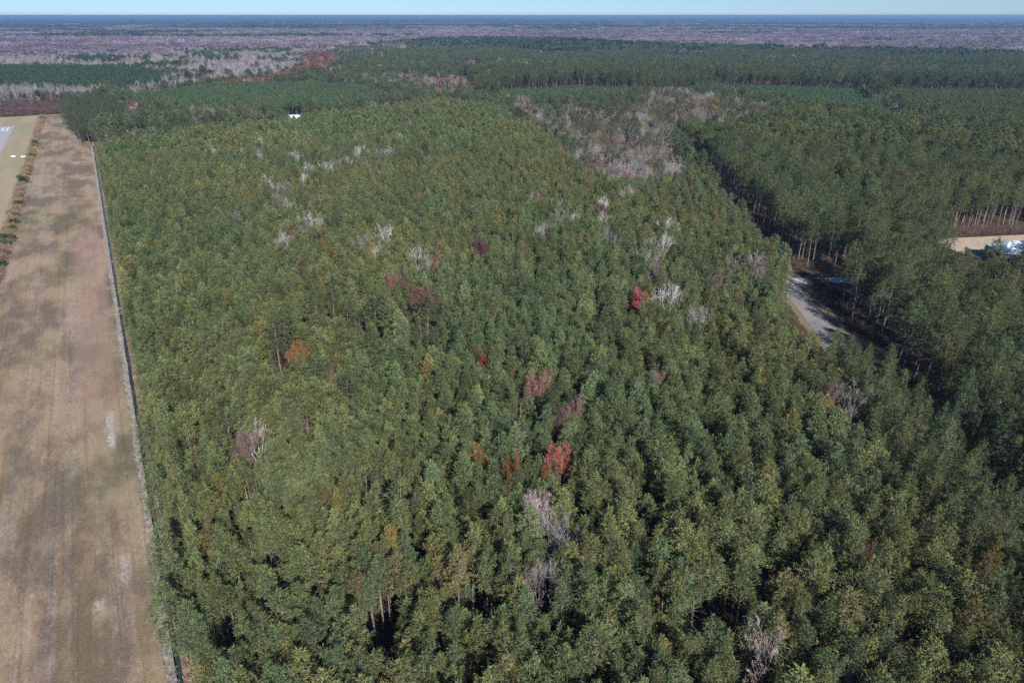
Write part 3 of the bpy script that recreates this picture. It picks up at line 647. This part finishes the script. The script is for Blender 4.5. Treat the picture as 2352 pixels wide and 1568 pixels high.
# a few tall dark pines with open crowns and bare trunks standing above the plantation
for px, py, s in crop(700, 700, 2.851, [(420, 800, 1.0), (360, 880, .9), (690, 600, .85), (1200, 700, 1.0), (980, 660, .9), (840, 560, .85), (1600, 760, .85)]):
    x, y = S(px, py, 13); tree('tall_pine', 'pine_tall', random.randrange(6), x, y, s*1.04, (.095, .125, .056), 'tall open-crowned pine with bare trunk standing above the plantation', 'pine tree', 'tall pines within the plantation')
    SX = np.append(SX, x); SY = np.append(SY, y)
    r_ = math.hypot(x, y); TG += [(x-x/r_*q_, y-y/r_*q_) for q_ in (4.5, 7.5)]
for px, py in ((1006, 405), (1259, 503)):
    x, y = S(px, py, 12); tree('tall_pine', 'pine_tall', 2, x, y, 1.05, (.080, .105, .054), 'lone tall pine with pale trunk high above the far plantation', 'pine tree', 'lone pines above the plantation')
GAP = [S(*q, 6) for q in [(708, 1365), (1300, 1010), (1340, 1075), (1290, 1055), (690, 1930), (1130, 1930), (1430, 1900), (2180, 1880), (2330, 1790), (770, 1535), (1000, 1500), (1190, 1080), (1250, 980), (850, 1040), (826, 1052), (942, 945), (1118, 1000), (1130, 1020), (1270, 1040), (1235, 1010)]]
GAP = np.array(GAP+TG)

for px, py, s in ((375, 1310, 1.25), (392, 1345, 1.1), (345, 1130, 1.05), (395, 1420, 1.2), (322, 1010, 1.0)):
    x, y = W(px, py, 8); x = max(min(x, -3.0), -5.0); tree('pine_tree', 'pine_edge', random.randrange(4), x, y, s*1.2, (.13, .17, .078), 'broad pine leaning out over the ditch', 'pine tree', 'pines leaning over the ditch', zs=s*.95)
ind = 0
# ---- plantation A
x, y = grid(2.5, 2.2, 760, .2); zz = classify(x, y); k = zz == 'A'; x, y = x[k], y[k]
d2 = np.min((x[:, None]-SX[None])**2+(y[:, None]-SY[None])**2, 1); rs_ = np.hypot(SX, SY); CX, CYY = SX-SX/rs_*2.3, SY-SY/rs_*2.3
d3 = np.min((x[:, None]-CX[None])**2+(y[:, None]-CYY[None])**2, 1); keep = (d2 > 2.0**2) & (d3 > 1.8**2)
g2 = np.min((x[:, None]-GAP[None, :, 0])**2+(y[:, None]-GAP[None, :, 1])**2, 1); keep &= g2 > 3.3**2
gapn = noise(x, y, 6, 5)*.55+noise(x, y, 2.7, 6)*.45; keep &= gapn > .222
x, y = x[keep], y[keep]; r = np.hypot(x, y)
scl = np.clip(rng.normal(1, .12, len(x)), .7, 1.3)*(.94+.14*noise(x, y, 40, 8)); wid = scl*np.clip(rng.normal(1.06, .17, len(x)), .65, 1.6); T = tints(GREEN['A'], x, y)
order = np.argsort(r+np.where(in_frame(x, y, 12.0), 0, 1e6)); near = order[:290]; rest = np.ones(len(x), bool); rest[near] = False
HUE = [((.128, .162, .072), 'mid green pine in the dense plantation'), ((.156, .170, .070), 'olive pine with yellowish needles in the dense plantation'), ((.106, .152, .075), 'deep green pine in the dense plantation'), ((.185, .168, .078), 'brown-tinged pine in the dense plantation')]
for i in near:
    e = x[i] < 0.0; h = random.choices(range(4), (5, 3, 3, 1.2))[0]; b = np.array(HUE[h][0])*math.exp(random.gauss(0, .13))
    lb = 'pine with low branches at the plantation edge by the ditch bank' if e else HUE[h][1].replace(' in the dense plantation', '')+where(x[i], y[i]).replace(' in mid plantation', ' amid the dense plantation')
    tree('pine_tree', 'pine_edge' if e else 'pine_young', random.randrange(4 if e else 7), x[i], y[i], float(wid[i]), b, lb, 'pine tree', 'edge pines along the ditch' if e else HUE[h][1]+'s', zs=float(scl[i]))
hi = rest & (r < 430); lo = rest & ~hi
pk = np.where(hi, picks('pine_young', len(x)), picks('pine_young_far', len(x)))
ed = x < 0.0; pk = np.where(ed, picks('pine_edge', len(x)), pk)
planting('pine_plantation', 'dense rows of green plantation pines filling the land between field and road', 'pine forest', x[rest], y[rest], pk[rest], sc3(wid, scl)[rest], T[rest])

# ---- older pines right of the road
x, y = grid(4.1, 4.0, 680, .27); zz = classify(x, y); k = zz == 'B'; x, y = x[k], y[k]
so, oo = road_so(x, y)
keep = (noise(x, y, 9, 15)*.6+noise(x, y, 4, 16)*.4 > .24); x, y = x[keep], y[keep]; r = np.hypot(x, y)
scl = np.clip(rng.normal(.93, .12, len(x)), .6, 1.2); T = tints(GREEN['B'], x, y, .2); wid = scl*np.clip(rng.normal(1.03, .15, len(x)), .7, 1.5)
order = np.argsort(r+np.where(in_frame(x, y, 15.0), 0, 1e6)); near = order[:290]; rest = np.ones(len(x), bool); rest[near] = False
for i in near:
    s_, o_ = road_so(x[i], y[i]); e = o_ < 15; h = random.choices(range(3), (4, 3, 2))[0]
    b = np.array([(.100, .132, .057), (.088, .130, .060), (.122, .142, .058)][h])*math.exp(random.gauss(0, .16))
    wh = where(x[i], y[i]).replace(' in mid plantation', '')
    lb = 'tall bare-trunked pine at the wood edge'+(' near the driveway' if -40 < s_ < 30 else ' beside the paved road') if e else ['large dark green pine in the older wood beyond the road', 'large deep green pine in the older wood beyond the road', 'large olive pine in the older wood beyond the road'][h].replace(' beyond the road', (' behind the roadside trunks' if o_ < 45 else ' before the sandy yard' if x[i] > 215 else ' deep beyond the road'))
    tree('old_pine', 'pine_tall', random.randrange(6), x[i], y[i], float(wid[i]), b, lb, 'old pine', lb+'s', zs=float(scl[i]))
pk = np.where(r < 430, picks('pine_tall', len(x)), picks('pine_tall_far', len(x)))
planting('older_pine_forest', 'older dark green pine forest beyond the paved road', 'pine forest', x[rest], y[rest], pk[rest], sc3(wid, scl)[rest], T[rest])

# ---- tall pines crowding both sides of the road before the bend in view
x, y = grid(3.6, 3.6, 330, .25); k = classify(x, y) == 'R'; x, y = x[k], y[k]; n = len(x)
planting('roadside_pine_belt', 'tall dark pines crowding the near stretch of the road', 'pine forest', x, y, picks('pine_tall_edge', n), sc3(rng.normal(.92, .07, n)), tints(GREEN['B'], x, y, .18))

# ---- pine clump at the field end, single trees
x, y = grid(5.8, 5.8, 800, .25); k = (classify(x, y) == 'K'); x, y = x[k], y[k]
for i in range(len(x)):
    s = random.uniform(1.0, 1.2)
    if random.random() < .1 and y[i] < 700: tree('oak_tree', 'leafy_near', random.randrange(4), x[i], y[i], .9, (.30, .12, .05), 'orange-brown tree in the tall pine clump at the field end', 'tree', 'orange trees in the pine clump'); continue
    tree('clump_pine', 'pine_tall_edge', random.randrange(3), x[i], y[i], s*.98, [c*random.uniform(.8, 1.2) for c in GREEN['K']], 'tall dark pine '+('at the tip' if y[i] < 600 else 'on the open field side' if x[i] < -12 else 'inside')+' of the clump jutting into the field end', 'clump pine', 'tall pines at the field end')

# ---- hardwood patch, single trees
x, y = grid(7.4, 7.4, 900, .3); zz = classify(x, y); k = (zz == 'C'); x, y = x[k], y[k]
o = np.argsort(np.hypot(x, y)); x, y = x[o], y[o]
hw = [('bare_near', (.29, .27, .27), 'leafless grey tree in the hardwood thicket', 'bare_tree', 'bare tree', 3.4), ('bare_near', (.20, .175, .155), 'leafless brownish tree in the hardwood thicket', 'bare_tree', 'bare tree', 2.5), ('leafy_near', (.19, .175, .10), 'broad olive brown tree in the hardwood thicket', 'oak_tree', 'tree', 7),
      ('leafy_near', (.24, .125, .09), 'rusty pink tree in the hardwood thicket', 'oak_tree', 'tree', .8), ('leafy_near', (.27, .21, .08), 'yellowish tree in the hardwood thicket', 'oak_tree', 'tree', .8), ('pine_tall', (.078, .105, .055), 'dark pine in the hardwood thicket', 'thicket_pine', 'pine tree', 4)]
rest = []
for i in range(len(x)):
    c = random.choices(hw, [q[-1] for q in hw])[0]; j = random.uniform(.8, 1.2)
    if noise(x[i:i+1], y[i:i+1], 38, 21)[0] > .66: c = hw[0] if random.random() < .7 else c
    if i < 250: tree(c[3], c[0], random.randrange(len(PROTO[c[0]])), x[i], y[i], random.uniform(.95, 1.35), [v*j for v in c[1]], c[2].replace('in the', ('deep in the', 'on the road side of the', 'on the plantation side of the')[1 if road_so(x[i], y[i])[1] > -22 else 2 if math.hypot(x[i], y[i]) < 380 else 0]), c[4], c[2]+' stand', zs=random.uniform(.8, 1.05), wood=[v*j for v in (c[1] if 'bare' in c[0] else (.26, .23, .22))])
    else: rest.append((x[i], y[i], c, j))
if rest:
    planting('hardwood_thicket', 'mixed bare and brown hardwoods beyond the plantation', 'woodland', np.array([q[0] for q in rest]), np.array([q[1] for q in rest]), np.array([IDX[(q[2][0], random.randrange(4))] for q in rest]), sc3(rng.uniform(.9, 1.3, len(rest))), np.array([np.array(q[2][1])*q[3] for q in rest]))

# ---- far woods in masses, out to about 1700 m with single crowns
def fill(kinds, dx, rmax, name, label, cat, mixf, jit=.3):
    x, y = grid(dx, dx, rmax, jit); zz = classify(x, y); k = np.isin(zz, kinds); x, y, zz = x[k], y[k], zz[k]
    if len(x) == 0: return
    pk, s, t = mixf(x, y, zz); planting(name, label, cat, x, y, pk, s, t)
def pm(proto, hs, ws, base):
    def f(x, y, zz):
        n = len(x); h = rng.normal(hs, hs*.09, n); return picks(proto, n), sc3(rng.normal(ws, ws*.1, n), h), tints(base, x, y, .14, .25)
    return f
fill(['D1'], 2.7, 1250, 'young_pine_plantation', 'smooth bluish green young pine plantation', 'pine plantation', pm('pine_young_far', .66, .95, GREEN['D1']), .18)
fill(['D2'], 2.9, 1300, 'olive_pine_plantation', 'smooth olive green young pine plantation past the dark lane', 'pine plantation', pm('pine_young_far', .72, .98, GREEN['D2']), .18)
fill(['L'], 3.2, 1100, 'pine_plantation_beyond_house', 'dark green pine plantation behind the white house', 'pine plantation', pm('pine_young_far', .95, 1.1, GREEN['L']))
fill(['L2'], 4.6, 1700, 'dark_pine_plantation', 'dark green pine plantation in the swampy lowland', 'pine plantation', pm('pine_young_far', 1.1, 1.5, GREEN['L2']))
fill(['E'], 6.2, 1500, 'thinned_pine_stand', 'tall thinned pines with bare trunks showing at their edge', 'pine stand', pm('pine_tall_far', 1.3, 1.05, GREEN['E']))
def mixed(gb, shares, nscale, thr):
    """pine or hardwood by a large-scale pattern; shares: list of (proto, tint, weight, height, width)"""
    def f(x, y, zz):
        n = len(x); w_ = np.array([s[2] for s in shares]); ch = rng.choice(len(shares), n, p=w_/w_.sum())
        if gb is not None:
            nn = noise(x, y, nscale, 31)*.65+noise(x, y, nscale*.3, 32)*.35+rng.normal(size=n)*.05; ch = np.where(nn > thr, -1, ch)
        pk = np.zeros(n, int); s = np.zeros((n, 3)); t = np.zeros((n, 3))
        for c in range(-1, len(shares)):
            q = ch == c; m = q.sum()
            if not m: continue
            pr, tn, _, hh, ww = gb if c < 0 else shares[c]
            pk[q] = picks(pr, m); s[q] = sc3(rng.normal(ww, ww*.12, m), rng.normal(hh, hh*.12, m)); t[q] = np.array(tn)*np.exp(rng.normal(size=(m, 1))*.18)
        return pk, s, t
    return f
BG, BP, RU = (.29, .27, .30), (.20, .16, .17), (.20, .105, .078)
fill(['C2'], 5.5, 1300, 'hardwood_pockets', 'pockets of bare grey and rusty hardwoods among the pines', 'woodland', mixed(('pine_tall_far', GREEN['B'], 1, .85, .9), [('bare_far', (.26, .22, .23), 4, 1, 1.2), ('leafy_far', (.20, .105, .085), 3, .9, 1.1), ('leafy_far', (.13, .12, .07), 2, .8, 1.1)], 30, .62))
fill(['JS'], 3.2, 1000, 'brown_shrub_belt', 'low purplish brown shrubs along the far end of the field', 'shrubs', mixed(None, [('bush', (.15, .10, .10), 4, 2.2, 1.9), ('bush', (.13, .11, .06), 2, 2.0, 1.8), ('bush', (.20, .11, .09), 2, 1.8, 1.8)], 30, 1))
fill(['JB'], 5.0, 1400, 'bare_tree_belt', 'belt of pale leafless trees behind the brown shrubs', 'bare trees', mixed(('pine_tall_far', GREEN['L2'], 1, .8, .9), [('bare_far', (.25, .235, .255), 5, 1.05, 1.0), ('leafy_far', (.15, .09, .08), 1, .6, 1.0)], 60, .74))
fill(['H'], 6.2, 1900, 'rust_tree_belt', 'curving belt of rust red trees through the lowland', 'trees', mixed(None, [('leafy_far', RU, 5, 1, 1.3), ('bare_far', (.25, .21, .21), 3, 1, 1.3)], 30, 1))
fill(['S'], 7.2, 1750, 'lowland_swamp_forest', 'mixed grey leafless swamp trees with green pine islands', 'forest', mixed(('pine_tall_far', GREEN['L2'], 1, .9, 1.2), [('bare_far', BG, 5, 1.1, 1.35), ('bare_far', BP, 3, 1.0, 1.35), ('leafy_far', (.17, .10, .08), 1, .8, 1.2)], 85, .64))
fill(['F'], 5.2, 1750, 'distant_pine_forest', 'mixed dark green pine forest beyond the plantations', 'forest', lambda x, y, zz: mixed(('pine_tall_far', GREEN['F'], 1, .92, 1.05), [('bare_far', (.27, .235, .245), 4, .95, 1.2), ('leafy_far', (.17, .11, .075), 2, .85, 1.1), ('pine_tall_far', GREEN['F'], 3, .8, .95)], 75, .47)(x, y, zz))

# ---- woodland beyond 1700 m: patches growing with distance out to the horizon
rr = []; X, Y = [], []
r_ = 1600.0
while r_ < 27000:
    s = max(8.5, r_*.0062); n = int(R(90)*r_/s); th = AZ+R(-45)+R(90)*(np.arange(n)+rng.random(n))/n; q = r_+rng.uniform(-.6, .6, n)*s*1.6
    X.append(np.sin(th)*q); Y.append(np.cos(th)*q); rr.append(np.full(n, s)); r_ += s*1.9
x = np.concatenate(X); y = np.concatenate(Y); s = np.concatenate(rr); zz = classify(x, y); n = len(x)
u = x*cA-y*sA; v = x*sA+y*cA
pat = noise(u/2.2, v, 420, 41)*.6+noise(u/1.6, v, 150, 42)*.4+rng.normal(size=n)*.05
for kinds, nm, lb, cat, thr, bt in [(['P', 'S', 'H', 'JB', 'JS'], 'purple_swamp_forest', 'wide purplish grey belt of leafless swamp forest', 'forest', .76, ((.185, .148, .190), (.165, .118, .135), (.225, .208, .265))), (['F', 'X', 'E', 'L2', 'D1', 'D2', 'L', 'C2', 'lane', 'B', 'A'], 'horizon_forest', 'dark blue-green forest running out to the horizon', 'forest', .47, ((.20, .165, .185), (.16, .13, .135), (.26, .235, .25)))]:
    q = np.isin(zz, kinds); m = q.sum()
    if not m: continue
    pine_ = pat[q] > thr if 'P' in kinds else pat[q] < .54
    pk = np.where(pine_, picks('clump_pine', m), picks('clump_bare', m)); ww = s[q]*1.75
    t = np.where(pine_[:, None], np.array(GREEN['X'])[None], np.array(bt)[rng.integers(0, 3, m)])*np.exp(rng.normal(size=(m, 1))*.25)*(.5+.85*(noise(u[q]/3, v[q], 170, 51)*.6+noise(u[q]/2, v[q], 60, 52)*.4)[:, None])
    planting(nm, lb, cat, x[q], y[q], pk, sc3(ww, rng.normal(17, 2.2, m)), t, 0)

# ---- hedge, weeds and grass
hd = crop(0, 300, 3.137, [(400, 165, 'o', 2.2), (385, 212, 'y', 1.8), (347, 392, 'g', 2.3), (318, 420, 'o', 2.0), (330, 470, 'y', 2.0), (322, 515, 'g', 1.9), (285, 615, 'y', 1.8), (270, 660, 'o', 1.7), (245, 692, 'y', 1.7), (215, 738, 'g', 3.0), (220, 945, 'y', 1.5), (166, 965, 'g', 1.9), (175, 1070, 'b', 1.5), (125, 1135, 'g', 1.9), (92, 1200, 'g', 1.6), (70, 1275, 'g', 2.2), (52, 1320, 'b', 2.2), (40, 1420, 'r', 1.6), (20, 1530, 'g', 1.9), (365, 300, 'r', 1.3), (330, 560, 'r', 1.2), (205, 850, 'r', 1.3), (190, 900, 'o', 1.2), (30, 1480, 'r', 1.4), (110, 1165, 'y', 1.2)])
HC = {'g': ((.06, .10, .04), 'dark green evergreen shrub in the hedge beside the mown field'), 'o': ((.21, .19, .085), 'olive brown shrub in the hedge beside the mown field'), 'y': ((.36, .29, .07), 'yellow autumn shrub in the hedge beside the mown field'), 'b': ((.12, .14, .085), 'grey-green shrub in the hedge beside the mown field'), 'r': ((.23, .145, .105), 'reddish brown shrub in the hedge beside the mown field')}
for px, py, k, s in hd:
    x, y = S(px, py, .8*s); x = min(max(x, -43.0), -40.2)
    tree('hedge_shrub', 'bush', random.randrange(4), x, y, s, HC[k][0], HC[k][1], 'shrub', 'hedge shrubs', wood=(.1, .08, .06))
def weeds(name, label, cat, proto, n, x0, x1, y0, y1, s, tn, z, var=.25, tilt=.1):
    y = y0+(y1-y0)*rng.random(n)**1.3; x = rng.uniform(x0, x1, n)+.15*np.sin(y*.35); sc = rng.uniform(*s, n); c = np.array(tn)[rng.integers(0, len(tn), n)]*np.exp(rng.normal(size=(n, 1))*var)
    planting(name, label, cat, x, y, picks(proto, n), sc3(sc), c, tilt, z)
weeds('hedge_weeds', 'tall dead brown weeds filling the hedge line', 'weeds', 'weed', 4200, -43.0, -40.0, 60, 760, (.7, 1.5), [(.30, .215, .165), (.24, .18, .14), (.33, .26, .16)], .02)
weeds('bleached_grass', 'pale bleached grass standing along the ditch', 'grass', 'tuft', 4800, -7.9, -6.75, -30, 555, (.4, .9), [(.36, .34, .32), (.28, .26, .235), (.42, .40, .385)], .05)
weeds('bank_weeds', 'dry brown weeds on the ditch bank', 'weeds', 'tuft', 3600, -5.5, -2.9, -30, 555, (.7, 1.7), [(.3, .2, .15), (.2, .17, .08), (.38, .3, .23)], .05)
weeds('field_stubble', 'dry straw tufts left across the mown field', 'grass', 'tuft', 9000, -39.0, -8.3, -20, 420, (.22, .5), [(.40, .33, .26), (.34, .27, .19), (.30, .26, .16)], .03, .2, .5)
# undergrowth by the road
n = 1500; s_ = rng.uniform(-120, 120, n); o_ = np.where(rng.random(n) < .7, rng.uniform(7.5, 15, n), rng.uniform(-9, -6, n)); P = np.array([road_pt(a, b) for a, b in zip(s_, o_)])
planting('roadside_undergrowth', 'low brown undergrowth along the woodland road', 'undergrowth', P[:, 0], P[:, 1], picks('weed', n), sc3(rng.uniform(.5, 1.2, n)), np.array([(.12, .085, .06), (.10, .10, .05), (.17, .105, .07)])[rng.integers(0, 3, n)], .1, .02)
n = 700; q = rng.random(n); lx = 270+q*80; ly = 152-q*33+rng.uniform(0, 7, n); P = (lx, ly)
planting('yard_undergrowth', 'grey and reddish brush along the far side of the sandy yard', 'undergrowth', lx, ly, picks('weed', n), sc3(rng.uniform(.8, 2.0, n)), np.array([(.22, .16, .16), (.24, .12, .09), (.16, .13, .12)])[rng.integers(0, 3, n)], .1, .02)

# ------------------------------------------------------------------ haze
m, t, o = mat('haze_air')
pv = N(t, 'ShaderNodeVolumePrincipled'); pv.inputs['Density'].default_value = 1.0e-4; pv.inputs['Color'].default_value = (.34, .60, 1.0, 1); pv.inputs['Anisotropy'].default_value = .1
t.links.new(pv.outputs[0], o.inputs['Volume'])
hz = sheet('haze', box(-42000, 42000, -4000, 42000, -2.2, CAM_H+6), BF, m, kind='stuff'); tag(hz, 'thin blue haze over the whole landscape', 'haze')
